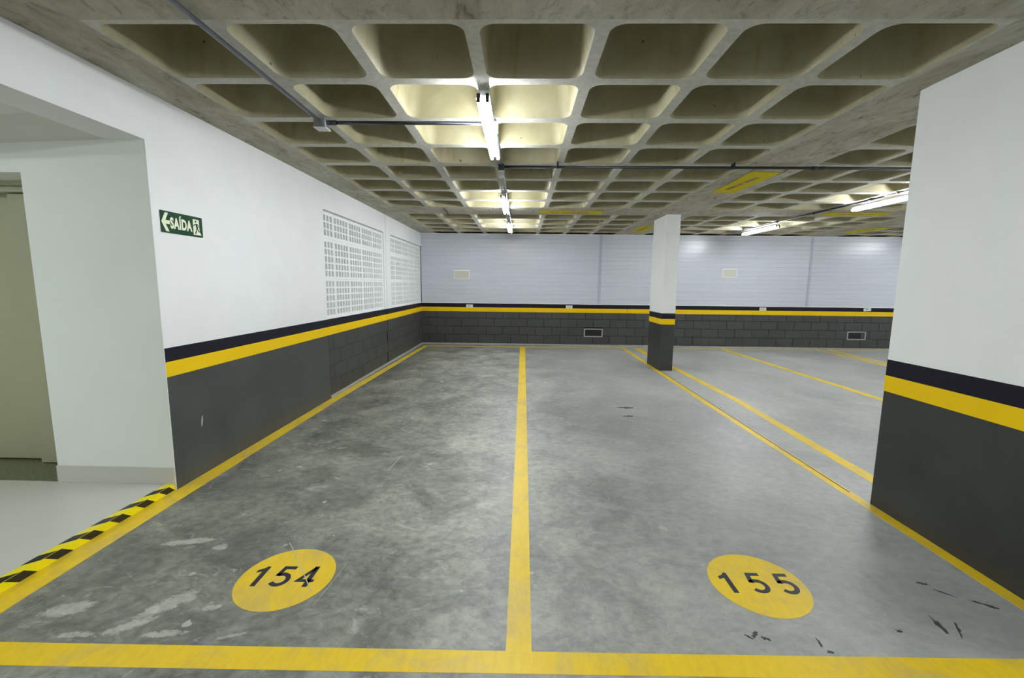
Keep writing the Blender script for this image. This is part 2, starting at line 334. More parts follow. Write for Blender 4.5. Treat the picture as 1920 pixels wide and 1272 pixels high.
# blots on the floor with shapes of their own
def blot(name, cx, cy, sx, sy, rot, m, seed, n=28, rough_=0.45, z=0.0006, k=3.0, **kw):
    bm = bmesh.new(); pts = []
    for i in range(n):
        a = 2*math.pi*i/n
        r = max(0.3, 1 + rough_*noise.noise(Vector((math.cos(a)*k+seed*3.7, math.sin(a)*k, seed)))*2)
        x, y = r*sx*math.cos(a), r*sy*math.sin(a)
        pts.append((cx + x*math.cos(rot) - y*math.sin(rot), cy + x*math.sin(rot) + y*math.cos(rot)))
    prism(bm, pts, lambda u, v, w_: (u, v, w_), z); return obj(name, bm, m, floor, **kw)
for q in [(0.985, 1.625, 0.020, 0.008, 0.8, 11), (1.015, 1.603, 0.014, 0.007, -0.4, 12), (0.95, 1.61, 0.016, 0.004, -0.7, 13), (1.222, 1.585, 0.022, 0.006, 1.3, 14), (1.235, 1.545, 0.010, 0.006, 0.2, 15),
          (1.80, 1.70, 0.050, 0.008, 1.5, 16), (1.86, 1.68, 0.040, 0.005, 1.0, 17), (2.13, 1.825, 0.045, 0.008, -0.6, 18), (2.01, 1.90, 0.035, 0.004, -0.7, 19), (1.97, 1.96, 0.02, 0.006, -0.3, 20), (1.259, 4.93, 0.08, 0.02, 0.05, 21), (1.20, 4.60, 0.05, 0.02, 0.2, 22), (1.60, 1.66, 0.010, 0.005, 0, 23)]:
    blot('rubber_scuff', *q[:5], M_scuff, q[5], rough_=0.6, k=2.5, z=0.0006+q[5]*0.00003)
M_scr = mat('pale_scratch', (0.52, 0.50, 0.42), 0.7)
def scratch(x0, y0, x1, y1, wd, m=M_scr, z=0.0022):
    bm = bmesh.new(); stroke(bm, [(x0, y0), ((x0+x1)/2+0.003, (y0+y1)/2), (x1, y1)], wd, lambda u, v, w_: (u, v, w_), z); return obj('scratch', bm, m, floor)
scratch(-1.254, 2.172, -0.951, 1.801, 0.004); scratch(-0.902, 1.718, -0.870, 2.001, 0.0012); scratch(-1.00, 3.10, -0.975, 3.38, 0.004)
# hairline joint along the right-hand line
quad_line('floor_joint', [(2.318, 2.9), (2.326, 2.9), (2.372, 7.2), (2.364, 7.2)], z1=0.0018, m=M_joint)

# ------------------------------------------------------------------ ceiling with coffers
ceil = boxo('ceiling', XL-0.25, XR+0.2, YF-0.2, YB+0.7, H+0.42, H+0.50, M_beam, kind='structure')
NCR = 5
def rrect(x0, x1, y0, y1, r):
    out = []
    for cx, cy, a0 in ((x1-r, y1-r, 0), (x0+r, y1-r, 90), (x0+r, y0+r, 180), (x1-r, y0+r, 270)):
        out += [(cx + r*math.cos(math.radians(a0+90*i/NCR)), cy + r*math.sin(math.radians(a0+90*i/NCR))) for i in range(NCR+1)]
    return out
coffer_cache = {}
def coffer_mesh(wx, wy):
    key = (round(wx, 3), round(wy, 3))
    if key in coffer_cache: return coffer_cache[key]
    bm = bmesh.new(); loops = []
    prof = [(0.0, 0.0, 0.075), (0.006, 0.012, 0.075), (0.012, 0.04, 0.075), (0.020, 0.14, 0.08), (0.029, 0.255, 0.085), (0.040, 0.295, 0.09), (0.065, 0.323, 0.10), (0.10, 0.332, 0.10)]
    for ins, z, r in prof:
        hx, hy = wx/2-ins, wy/2-ins
        loops.append([bm.verts.new((x, y, z)) for x, y in rrect(-hx, hx, -hy, hy, min(r, hx*0.9, hy*0.9))])
    for a, b2 in zip(loops, loops[1:]):
        n = len(a)
        for i in range(n): f = bm.faces.new((a[i], b2[i], b2[(i+1) % n], a[(i+1) % n])); f.smooth = True
    bm.faces.new(loops[-1])
    me = bpy.data.meshes.new('coffer'); bm.to_mesh(me); bm.free(); me.materials.append(M_coffer)
    coffer_cache[key] = me; return me
ROWS = [(2.090, 2.608), (2.682, 3.194), (3.276, 3.772), (3.849, 4.332), (4.428, 4.934), (5.019, 5.508), (5.602, 6.095), (6.212, 6.706), (7.357, 7.830), (7.910, 8.415), (8.554, 9.033), (9.150, 9.655), (9.742, 10.50)]
ZL = [(-1.995, -1.460), (-1.395, -0.879), (-0.807, -0.277), (-0.210, 0.327), (0.392, 0.933), (1.003, 1.542), (1.611, 2.128)]
ZR = [(2.790, 3.265), (3.335, 3.878), (3.945, 4.487), (4.555, 5.097), (5.165, 5.707), (5.775, 6.317)]
ZF = [(7.150, 7.66), (7.73, 8.27), (8.34, 8.88), (8.95, 9.49), (9.56, 10.10)]
def zone(cols, rows, x0, x1, y0, y1, nm):
    """rib soffits around every opening, one mesh per zone, and one coffer per opening"""
    bm = bmesh.new()
    cx = [x0] + [(cols[i][1]+cols[i+1][0])/2 for i in range(len(cols)-1)] + [x1]
    cy = [y0] + [(rows[i][1]+rows[i+1][0])/2 for i in range(len(rows)-1)] + [y1]
    for i, (a, b2) in enumerate(cols):
        for j, (c0, c1) in enumerate(rows):
            r = min(0.075, (c1-c0)*0.3)
            inner = [bm.verts.new((x, y, H)) for x, y in rrect(a, b2, c0, c1, 0.075)]
            oc = [bm.verts.new((x, y, H)) for x, y in ((cx[i+1], cy[j+1]), (cx[i], cy[j+1]), (cx[i], cy[j]), (cx[i+1], cy[j]))]
            n = NCR+1
            for k in range(4):
                for q in range(NCR): bm.faces.new((oc[k], inner[k*n+q+1], inner[k*n+q]))
                bm.faces.new((oc[k], oc[(k+1) % 4], inner[((k+1) % 4)*n], inner[k*n+NCR]))
            link('coffer', coffer_mesh(b2-a, c1-c0), None, ceil, loc=((a+b2)/2, (c0+c1)/2, H))
    bmesh.ops.remove_doubles(bm, verts=bm.verts, dist=1e-4)
    return obj('rib_grid', bm, M_rib, ceil)
def beam(x0, x1, y0, y1, d=0.0):
    bm = bmesh.new(); nx = max(2, int((x1-x0)/0.12)); ny = max(2, int((y1-y0)/0.12)); g_ = {}
    for i in range(nx+1):
        for j in range(ny+1):
            x = x0+(x1-x0)*i/nx; y = y0+(y1-y0)*j/ny
            e = 0 if i in (0, nx) or j in (0, ny) else -0.0025 - 0.003*noise.noise(Vector((x*5, y*5, 1)))
            g_[i, j] = bm.verts.new((x, y, H - d + e))
    for i in range(nx):
        for j in range(ny): f = bm.faces.new((g_[i, j], g_[i, j+1], g_[i+1, j+1], g_[i+1, j])); f.smooth = True
    top = [bm.verts.new(v) for v in ((x0, y0, H+0.3), (x1, y0, H+0.3), (x1, y1, H+0.3), (x0, y1, H+0.3))]
    bm.faces.new(top)
    return obj('beam', bm, M_beam, ceil)
ra, rb = ROWS[:8], ROWS[8:]
for cols, x0, x1 in ((ZL, -2.01, 2.142), (ZR, 2.777, 6.33), (ZF, 7.137, 10.12)):
    zone(cols, ra, x0, x1, 2.058, 6.722, 'a'); zone(cols, rb, x0, x1, 7.342, 10.55, 'b')
beam(XL-0.02, -2.01, YF, YB+0.45); beam(2.142, 2.777, YF, YB+0.45); beam(6.33, 7.137, YF, YB+0.45); beam(10.12, XR, YF, YB+0.45)
for x0, x1 in ((-2.01, 2.142), (2.777, 6.33), (7.137, 10.12)):
    beam(x0, x1, 6.722, 7.342); beam(x0, x1, YF, 2.058)
bm = bmesh.new(); stroke(bm, [(-1.20, 6.75), (-1.21, 7.0), (-1.228, 7.33)], 0.012, lambda u, v, w_: (u, v, H-0.006-w_), 0.002); obj('hairline_crack', bm, M_joint, ceil)

# ------------------------------------------------------------------ back wall
def empty(name, loc=(0, 0, 0), **k): return link(name, None, None, loc=loc, **k)
wb = boxo('wall_back', XL-0.3, XR, YB+0.0065, YB+0.50, 0, H-0.03, M_joint, kind='structure')
boxo('mortar_strip', XL, XR, YB-0.012, YB+0.01, 0.0, 0.036, M_mortar, wb)
BXA = 4.24
COURSES = [(0.040, 0.241), (0.247, 0.437), (0.443, 0.629), (0.635, ZK)]
blk_cache = {}
def block_mesh(L, h_, axis):
    key = (round(L, 3), round(h_, 3), axis)
    if key not in blk_cache:
        bm = bmesh.new()
        if axis == 'x': box(bm, 0, L, -0.0055, 0.05, 0, h_)
        else: box(bm, -0.05, 0.004, 0, L, 0, h_)
        es = [e for e in bm.edges if all((abs(v.co.y+0.0055) < 1e-6) if axis == 'x' else (abs(v.co.x-0.004) < 1e-6) for v in e.verts)]
        bmesh.ops.bevel(bm, geom=es, offset=0.003, segments=1, affect='EDGES')
        me = bpy.data.meshes.new('block'); bm.to_mesh(me); bm.free(); me.materials.append(M_block); blk_cache[key] = me
    return blk_cache[key]
VENTS = [(1.497, 1.938, 0.214, 0.416), (7.615, 8.045, 0.226, 0.428)]
for ci, (z0, z1) in enumerate(COURSES):
    # joints measured in the photograph: courses two and four from the floor share one phase
    ph = -1.981 if ci in (1, 3) else -1.382+0.39/2*0
    if ci in (1, 3): ph = -1.981
    else: ph = -1.786
    x = ph - 0.3888*2
    while x < XR:
        a, b2 = max(x+0.0035, XL+0.002), min(x+0.3888-0.0035, XR)
        if b2-a > 0.03:
            segs = [(a, b2)]
            for vx0, vx1, vz0, vz1 in VENTS:
                if vz0 < (z0+z1)/2 < vz1:
                    ns = []
                    for s0, s1 in segs:
                        if s1 <= vx0 or s0 >= vx1: ns.append((s0, s1))
                        else:
                            if vx0-s0 > 0.02: ns.append((s0, vx0-0.002))
                            if s1-vx1 > 0.02: ns.append((vx1+0.002, s1))
                    segs = ns
            for s0, s1 in segs:
                link('block', block_mesh(s1-s0, z1-z0, 'x'), None, wb, loc=(s0, YB + random.uniform(-0.0008, 0.0008), z0))
        x += 0.3888
boxo('yellow_stripe', XL, 2.488, YB-0.006, YB+0.01, ZK, ZY, M_yellow, wb, bev=0.001)
boxo('yellow_stripe', 2.495, XR, YB-0.006, YB+0.01, ZK, ZY, M_yellow, wb, bev=0.001)
boxo('black_stripe', XL, XR, YB-0.006, YB+0.01, ZY, ZB, M_black, wb, bev=0.001)
# siding: three fields of clip-in boards
SID = [(XL+0.002, 1.790), (1.850, 6.585), (6.645, XR)]
NB = 16; zb0 = ZB+0.016; bh = (H-0.012-zb0)/NB
for x0, x1 in SID:
    prof = [(0, 0.0), (0.004, -0.006), (bh-0.012, -0.006), (bh-0.008, -0.001), (bh, -0.001)]
    bm = bmesh.new()
    pa = [bm.verts.new((0, y, z)) for z, y in prof] + [bm.verts.new((0, 0.006, bh)), bm.verts.new((0, 0.006, 0))]
    pb = [bm.verts.new((x1-x0, v.co.y, v.co.z)) for v in pa]
    n = len(pa)
    for i in range(n): bm.faces.new((pa[i], pb[i], pb[(i+1) % n], pa[(i+1) % n]))
    bm.faces.new(pa[::-1]); bm.faces.new(pb)
    me = bpy.data.meshes.new('siding_board'); bm.normal_update(); bm.to_mesh(me); bm.free(); me.materials.append(M_siding)
    for k in range(NB): link('siding_board', me, None, wb, loc=(x0, YB, zb0+k*bh))
for x0, x1 in ((1.790, 1.850), (6.585, 6.645)): boxo('joint_strip', x0, x1, YB-0.010, YB+0.006, zb0, H-0.012, M_trimstrip, wb, bev=0.002)
boxo('edge_trim', XL, XR, YB-0.012, YB+0.006, ZB, ZB+0.016, M_trimwhite, wb, bev=0.002)
boxo('edge_trim', XL, XR, YB-0.012, YB+0.006, H-0.012, H, M_trimwhite, wb, bev=0.002)
for (x0, x1, z0, z1), lab in zip(VENTS, ('dark block-sized opening with mortar rim, nearer the pillar', 'dark block-sized opening with mortar rim, near the right edge')):
    bm = bmesh.new()
    e = 0.026
    for q in ((x0, x1, z0, z0+e), (x0, x1, z1-e, z1), (x0, x0+e, z0+e, z1-e), (x1-e, x1, z0+e, z1-e)): box(bm, q[0], q[1], YB-0.006, YB+0.02, q[2], q[3], 0.002)
    obj('opening_rim', bm, M_mortar, wb, label=lab)
    bm = bmesh.new(); box(bm, x0+e, x1-e, YB+0.0045, YB+0.006, z0+e, z1-e); obj('opening_shade', bm, M_dark, wb)  # thin dark sheet paints the shade inside the opening
boxo('opening_fill', VENTS[1][1]-0.11, VENTS[1][1]-0.045, YB+0.0, YB+0.005, VENTS[1][2]+0.028, VENTS[1][3]-0.05, M_block, wb)

# ------------------------------------------------------------------ left wall
T = 0.245
wl = boxo('wall_left', XL-T, XL-0.095, YJ+0.002, YB+0.2, 0, H+0.4, M_void, kind='structure')
def lw(name, y0, y1, z0, z1, m, x1=XL, **k): return boxo(name, XL-0.10, x1, y0, y1, z0, z1, m, wl, **k)
# solid concrete length
lw('upper_plaster', YJ, 5.135, ZB, H+0.02, M_white)
lw('lower_plaster', YJ, 5.135, 0.0, ZK, M_grey)
for y0, y1 in ((YJ, 7.452), (7.470, YB)):
    lw('yellow_stripe', y0, y1, ZK, ZY, M_yellow, x1=XL+0.0015)
    lw('black_stripe', y0, y1, ZY, ZB, M_black, x1=XL+0.001)
# plaster around the two grille panels
P1 = (5.135, 7.355); P2 = (7.745, YB); ZT = 2.262; Z0G = 0.985
lw('grille_head', 5.135, 7.452, ZT+0.020, H+0.02, M_white); lw('grille_head', 7.470, YB, ZT+0.020, H+0.02, M_white)
lw('grille_foot', 5.135, 7.355, ZB, Z0G+0.002, M_white, x1=XL-0.004); lw('grille_foot', 7.745, YB, ZB, Z0G+0.002, M_white, x1=XL-0.004)
lw('pilaster', 7.355, 7.452, ZB, ZT+0.020, M_white); lw('pilaster', 7.470, 7.745, ZB, ZT+0.020, M_white)
boxo('movement_joint', XL-0.10, XL-0.012, 7.452, 7.470, ZK, H, paint('joint_sealant', (0.5, 0.5, 0.5), 0.7), wl)
boxo('movement_joint', XL-0.10, XL-0.03, 7.452, 7.470, 0, ZK, M_joint, wl)
# painted blocks below the grilles
boxo('block_backing', XL-0.10, XL-0.004, 5.137, YB, 0.0, ZK, M_joint, wl)
boxo('mortar_strip', XL-0.01, XL+0.010, 5.137, YB, 0.0, 0.034, M_mortar, wl)
for ci, (z0, z1) in enumerate(((0.034, 0.209), (0.214, 0.394), (0.399, 0.587), (0.592, ZK))):
    for ya, yb2, ph in ((5.137, 7.452, 5.278-0.39 if ci in (3,) else (5.278-0.195-0.002 if ci in (0, 2) else 5.278-0.39)), (7.470, YB, 7.47 if ci in (1, 3) else 7.275)):
        y = ph
        while y < yb2:
            a, b2 = max(y+0.003, ya), min(y+0.390-0.003, yb2)
            if b2-a > 0.03: link('block', block_mesh(b2-a, z1-z0, 'y'), None, wl, loc=(XL-0.003+random.uniform(-0.0006, 0.0006), a, z0))
            y += 0.390
# grille blocks: 5 x 5 holes, cut by the panel edges
HP = 0.0865
gcache = {}
def grille_mesh(nc, nr, c0, r0, wd, ht):
    """wd x ht block with nc x nr through-holes starting c0, r0 from its lower corner"""
    key = (nc, nr, round(c0, 3), round(r0, 3), round(wd, 3), round(ht, 3))
    if key in gcache: return gcache[key]
    bm = bmesh.new(); hy, hz, dp = 0.060, 0.068, 0.066
    ys = [0]; zs = [0]
    for i in range(nc): ys += [c0+i*HP, c0+i*HP+hy]
    for i in range(nr): zs += [r0+i*HP, r0+i*HP+hz]
    ys.append(wd); zs.append(ht); V = {}
    for i, y in enumerate(ys):
        for j, z in enumerate(zs): V[i, j] = bm.verts.new((0, y, z))
    for i in range(len(ys)-1):
        for j in range(len(zs)-1):
            q = (V[i, j], V[i+1, j], V[i+1, j+1], V[i, j+1])
            if i % 2 == 1 and j % 2 == 1:
                tq = []
                cyy = (ys[i]+ys[i+1])/2; czz = (zs[j]+zs[j+1])/2
                for v in q: tq.append(bm.verts.new((-dp, cyy+(v.co.y-cyy)*0.86, czz+(v.co.z-czz)*0.86)))
                for k in range(4): bm.faces.new((q[k], tq[k], tq[(k+1) % 4], q[(k+1) % 4]))
            else: bm.faces.new(q)
    e = [bm.verts.new((-0.03, y, z)) for y, z in ((0, 0), (wd, 0), (wd, ht), (0, ht))]
    me = bpy.data.meshes.new('grille_block'); bm.normal_update(); bm.to_mesh(me); bm.free(); me.materials.append(M_grille)
    gcache[key] = me; return me
def panel(ya, yb2, cols, deep):
    rows = [(1.020, 5), (1.447, 5), (1.968-0.0*1, 3)]
    zc = [(Z0G, 1.440, 5, 1.026), (1.443, 1.948, 5, 1.478), (1.951, ZT, 3, 1.985)]
    zc = [(Z0G, 1.4675, 5, 1.026), (1.4705, 1.9475, 5, 1.4965), (1.9505, ZT, 3, 1.984)]
    for (y0, y1, nc, h0) in cols:
        for (z0, z1, nr, r0) in zc:
            link('grille_block', grille_mesh(nc, nr, h0-y0, r0-z0, y1-y0, z1-z0), None, wl, loc=(XL-0.014, y0, z0))
panel(*P1, [(5.136, 5.430, 3, 5.162), (5.433, 5.903, 5, 5.459), (5.906, 6.380, 5, 5.932), (6.383, 6.848, 5, 6.409), (6.851, 7.354, 5, 6.876)], True)
panel(*P2, [(7.746, 8.050, 3, 7.775), (8.053, 8.525, 5, 8.080), (8.528, 9.000, 5, 8.555), (9.003, 9.475, 5, 9.030), (9.478, 9.950, 5, 9.505), (9.953, YB-0.002, 1, 9.980)], True)
for y0, y1 in ((5.14, 7.35), (7.75, YB)): boxo('painted_shadow_strip', XL-0.09, XL-0.020, y0, y1, ZT-0.001, ZT+0.020, paint('painted_gap_shadow', (0.42, 0.42, 0.42), 0.8), wl)  # recessed strip, its grey colour paints the shadow line over each grille
# scuff on the painted concrete
bm = bmesh.new(); prism(bm, [(3.00, 0.36), (3.012, 0.365), (3.02, 0.40), (3.022, 0.44), (3.012, 0.43), (3.004, 0.40)], lambda u, v, w_: (XL+0.0003+w_, u, v), 0.0006); obj('scrape', bm, M_smear, wl)
# lintel over the lobby opening
lin = boxo('wall_lintel', XL-T, XL, YF, YJ, 2.288, H+0.4, M_white, kind='structure')

# ------------------------------------------------------------------ lobby at the left
lf = boxo('floor_lobby', -6.0, XL-0.013, 0.0, 3.10, -0.05, 0.045, M_tile, kind='structure')
boxo('wall_lobby_front', -6.0, XL, -0.25, 0.0, 0, 2.7, M_lobby, kind='structure')
boxo('wall_near_left', XL-T, XL, YF, -0.25, 0, 2.30, M_white, kind='structure')
boxo('wall_lobby_left', -6.25, -6.0, -0.25, 3.2, 0, 2.7, M_lobby, kind='structure')
boxo('ceiling_lobby', -6.0, XL-T, -0.25, 2.33, 2.56, 2.66, M_lobbyceil, kind='structure')
bm = bmesh.new(); box(bm, -6.0, XL-T, 2.33, YJ+0.01, 2.288, 2.66)
for v in bm.verts:
    if v.co.z < 2.3 and v.co.x < -5: v.co.z -= 0.13
obj('beam_lobby', bm, M_lobbyceil, kind='structure')
DX = -3.150; DZ = 2.088
jw = boxo('wall_lobby_back', DX, XL-0.101, YJ, YJ+0.42, 0, 2.29, M_lobby, kind='structure')
boxo('corner_plaster', DX, XL, YJ-0.004, YJ-0.0005, 0, 2.288, M_lobby, jw)
boxo('door_head_wall', -6.0, DX, YJ, YJ+0.42, DZ, 2.29, M_lobby, jw)
boxo('baseboard_lobby', DX-0.004, XL-0.006, YJ-0.012, YJ+0.0, 0.045, 0.162, M_bbd, kind='structure', bev=0.001)
boxo('granite_threshold', -6.0, DX, YJ-0.002, YJ+0.42, 0.03, 0.047, M_granite, lf)
dr = boxo('door_1', -4.55, -3.588, 3.072, 3.10, 0.058, 2.03, M_door, kind='structure', bev=0.002)
boxo('door_leaf', -3.590, DX-0.002, 3.012, 3.06, 0.055, 2.012, M_door, dr, bev=0.002)
boxo('door_header', -6.0, DX-0.002, 2.955, 3.05, 2.055, DZ, M_door, dr, bev=0.002)
boxo('door_header', -6.0, DX-0.002, 2.975, 3.05, 2.018, 2.053, M_door2, dr, bev=0.002)
boxo('door_gap_shade', -6.0, DX-0.002, 3.105, 3.15, 0.04, 2.2, M_dark, dr)  # dark slab behind the leaves paints the shade in the slit
# hazard tape: one run on the tread, one on the riser
tape_top = boxo('hazard_tape', XL-0.063, XL-0.011, 0.0, YJ-0.012, 0.045, 0.0458, M_tapeY, lf)
tape_side = boxo('hazard_tape', XL-0.013, XL-0.0115, 0.0, YJ-0.005, 0.001, 0.0452, M_tapeY, lf)
y = 2.675 - 0.1698*14
while y < 2.72:
    bm = bmesh.new(); prism(bm, [(y-0.070, 0.045), (y+0.012, 0.045), (y+0.067, 0.002), (y-0.012, 0.002)], lambda u, v, w_: (XL-0.0115+w_, min(u, YJ-0.006), v), 0.0006); obj('black_patch', bm, M_tapeB, tape_side)
    bm = bmesh.new(); prism(bm, [(XL-0.062, y-0.128), (XL-0.062, y-0.050), (XL-0.0125, min(y-0.003, YJ-0.015)), (XL-0.0125, y-0.080)], lambda u, v, w_: (u, v, 0.0458+w_), 0.0006); obj('black_patch', bm, M_tapeB, tape_top)
    y += 0.1698

# ------------------------------------------------------------------ other enclosing walls (out of view)
boxo('wall_right', XR, XR+0.2, YF, YB, 0, H+0.4, M_white, kind='structure')
boxo('wall_front', XL-0.2, XR, YF-0.2, YF, 0, H+0.4, M_white, kind='structure')

# ------------------------------------------------------------------ pillars
def pillar(name, x0, x1, y0, y1, zs, lab):
    k, yy, bb = zs
    p_ = boxo(name, x0, x1, y0, y1, bb, H+0.001, M_pillar, kind='structure', label=lab)
    boxo('black_band', x0-0.001, x1+0.001, y0-0.001, y1+0.001, yy, bb, M_black, p_)
    boxo('yellow_band', x0-0.002, x1+0.002, y0-0.002, y1+0.002, k, yy, M_yellow, p_)
    boxo('grey_base', x0, x1, y0, y1, 0.0, k, M_greyd, p_)
    return p_
pillar('pillar', 2.357, 2.581, 7.218, 7.905, (0.786, 0.880, 0.974), 'slender pillar between the bays near the back wall')
pillar('pillar', 2.341, 2.62, 1.35, 2.744, (0.771, 0.873, 0.975), 'broad pillar cut by the right edge of the picture')

# ------------------------------------------------------------------ lamps
def fixture(x, y0, lab, visible=True):
    L = 1.22; g_ = 'twin tube lamps'
    e = empty('fluorescent_lamp', (x, y0+L/2, H-0.13), label=lab, cat='lamp', group=g_)
    def P(bm): # to local coordinates
        for v in bm.verts: v.co -= Vector((x, y0+L/2, H-0.13))
        return bm
    bm = bmesh.new()
    pr = [(-0.010, H-0.080), (0.010, H-0.080), (0.013, H-0.066), (0.036, H-0.060), (0.036, H-0.038), (-0.036, H-0.038), (-0.036, H-0.060), (-0.013, H-0.066)]
    prism(bm, pr, lambda u, v, w_: (x+u, y0+0.03+w_, v), L-0.06); obj('batten', P(bm), M_batten, e)
    for s in (-1, 1):
        bm = bmesh.new(); cyl(bm, (x+s*0.026, y0+0.02, H-0.090), (x+s*0.026, y0+L-0.02, H-0.090), 0.013, 10); obj('tube', P(bm), M_tube, e)
        for yy in (y0+0.012, y0+L-0.032):
            bm = bmesh.new(); box(bm, x+s*0.026-0.011, x+s*0.026+0.011, yy, yy+0.020, H-0.106, H-0.060, 0.003); obj('lamp_holder', P(bm), M_cap if yy < y0+0.5 else M_plastic, e)
    for yy in (y0+0.12, y0+L-0.12):
        bm = bmesh.new(); cyl(bm, (x, yy, H-0.040), (x, yy, H), 0.003, 6); obj('hanger', P(bm), M_galv, e)
    bm = bmesh.new(); box(bm, x+0.040, x+0.062, y0+0.50, y0+0.60, H-0.092, H-0.040, 0.003); obj('connector_box', P(bm), M_plastic, e)
    bm = bmesh.new(); cyl(bm, (x-0.030, y0+0.05, H-0.082), (x+0.030, y0+0.05, H-0.082), 0.002, 6); obj('end_rod', P(bm), M_galv, e)
    return e
XC = -0.238; X2 = 4.565
fixture(XC, 2.635, 'largest twin tube lamp, hanging nearest in the middle of the ceiling')
fixture(XC, 5.50, 'small twin tube lamp before the cross beam, second of the middle row')
fixture(XC, 7.82, 'tiny twin tube lamp beyond the cross beam, just above the back wall')
fixture(4.60, 5.02, 'long bright lamp partly hidden by the broad right pillar')
fixture(X2, 7.92, 'bright lamp above the back wall, right of the slender pillar')
def far_lamp(x, y0, lab): return fixture(x, y0, lab)
for i, (x, y0) in enumerate(((XC, -0.6), (XC, -3.4), (4.60, 2.1), (X2, -0.6), (X2, -3.4), (9.0, 7.9), (9.0, 5.05), (9.0, 1.6), (9.0, -2.4))):  # lamps out of view; those above and behind the viewer are added fill
    fixture(x, y0, ('added unseen fill lamp right above the viewer, outside the picture', 'added unseen fill lamp farther back behind the viewer, over the left bays', 'twin tube lamp hidden behind the middle of the broad right pillar', 'added unseen fill lamp above and to the right of the viewer', 'added unseen fill lamp far behind the viewer, over the right bays', 'far right lamp close to the back wall, hidden by the broad pillar', 'far right lamp in line with the half hidden bright one', 'far right lamp nearest the broad right pillar', 'added unseen fill lamp behind the viewer, far right')[i])
# unseen light added on the lobby ceiling to brighten the lobby
le = empty('added_lobby_light', (-4.6, 1.0, 2.55), label='added unseen light on the lobby ceiling, brightening the lobby', cat='lamp')
bm = bmesh.new(); cyl(bm, (0, 0, -0.01), (0, 0, 0.01), 0.17, 24); obj('rim', bm, M_plastic, le)
bm = bmesh.new(); cyl(bm, (0, 0, -0.025), (0, 0, -0.01), 0.13, 24)
M_lob = mat('added_light_glass', (1, 1, 1), 0.4); b = M_lob.node_tree.nodes['Principled BSDF']; b.inputs['Emission Color'].default_value = (0.97, 1, 0.98, 1); b.inputs['Emission Strength'].default_value = 150.0
obj('diffuser', bm, M_lob, le)

# ------------------------------------------------------------------ conduits
def conduit(a, b_, m, lab, clamps=(), r=0.0125, couplings=()):
    a = Vector(a); b_ = Vector(b_)
    bm = bmesh.new(); cyl(bm, (0, 0, 0), b_-a, r, 14)
    o = obj('conduit', bm, m, None, loc=a, label=lab, cat='pipe', group='ceiling conduits')
    d = (b_-a).normalized(); side = d.cross(Vector((0, 0, 1)))
    for t_ in clamps:
        c_ = (b_-a)*t_
        bm = bmesh.new(); cyl(bm, c_-d*0.010, c_+d*0.010, r+0.003, 14)
        for s in (-1, 1):
            q = c_ + side*s*(r+0.006)
            box(bm, q.x-0.008, q.x+0.008, q.y-0.008, q.y+0.008, q.z-0.002, H-a.z)
        obj('clamp', bm, M_dconduit, o)
    for t_ in couplings:
        c_ = (b_-a)*t_; bm = bmesh.new(); cyl(bm, c_-d*0.03, c_+d*0.03, r+0.004, 14); obj('coupling', bm, M_dconduit, o)
    return o
def jbox(loc, lab, s=0.042, m=M_galv):
    bm = bmesh.new(); box(bm, -s, s, -s, s, -0.040, 0.022, 0.004); o = obj('junction_box', bm, m, None, loc=loc, label=lab, cat='junction box')
    bm = bmesh.new(); box(bm, -s-0.002, s+0.002, -s-0.002, s+0.002, -0.045, -0.040, 0.001); obj('lid', bm, M_batten, o)
    for sx in (-1, 1):
        for sy in (-1, 1):
            bm = bmesh.new(); cyl(bm, (sx*s*0.8, sy*s*0.8, -0.048), (sx*s*0.8, sy*s*0.8, -0.045), 0.004, 8); obj('screw', bm, M_plastic, o)
    return o
ZC = H-0.042; ZU = H-0.017
conduit((-1.424, -5.0, ZC), (-1.424, 3.13, ZC), M_conduit, 'conduit running from above the viewer to the square junction box')
jbox((-1.424, 3.172, ZC), 'square galvanised box where two conduits meet, left of the nearest lamp')
conduit((-1.385, 3.172, ZC), (-0.262, 3.172, ZC), M_dconduit, 'short dark conduit from the square box to the nearest lamp', couplings=(0.03,))
conduit((-0.205, 3.20, ZU), (-0.205, 4.255, ZU), M_galv, 'conduit beside the nearest lamp up to the small junction box')
jbox((-0.205, 4.285, ZC), 'small dark box where conduits cross behind the nearest lamp', 0.028, M_dconduit)
conduit((-0.175, 4.285, ZC), (6.6, 4.262, ZC), M_dconduit, 'long dark conduit crossing the ceiling sideways to the right pillar', clamps=(0.075, 0.32, 0.8), couplings=(0.432, 0.444), r=0.0125)
conduit((-0.205, 4.315, ZU), (-0.200, 9.20, ZU), M_galv, 'conduit along the middle rib linking the small lamps', clamps=(0.22, 0.6), couplings=(0.24, 0.62))
conduit((4.530, 1.5, ZU), (4.530, 5.60, ZU), M_conduit, 'conduit above the lamp at the right pillar', clamps=(0.96,))
conduit((4.530, 5.66, ZU), (4.500, 7.98, ZU), M_dconduit, 'dark conduit between the two lamps on the right', couplings=(0.55, 0.95, 0.08))
conduit((4.500, 8.0, ZU), (4.500, 9.6, ZU), M_galv, 'conduit above the lamp nearest the back wall on the right')
# socket behind the cross box
so = empty('socket_outlet', (-0.213, 4.44, H-0.05), label='small grey socket on the middle rib behind the crossing conduits', cat='socket')
bm = bmesh.new(); box(bm, -0.024, 0.024, -0.05, 0.05, -0.022, 0.01, 0.004); obj('body', bm, M_galv, so)
bm = bmesh.new(); cyl(bm, (0, 0.035, -0.05), (0, 0.035, -0.022), 0.022, 16); obj('cover', bm, M_plastic, so)
bm = bmesh.new(); stroke(bm, [(-0.01, -0.04), (0.008, -0.02), (-0.004, 0.0), (0.006, 0.02)], 0.004, lambda u, v, w_: (u, v, -0.024-w_), 0.004); obj('cable', bm, M_plastic, so)

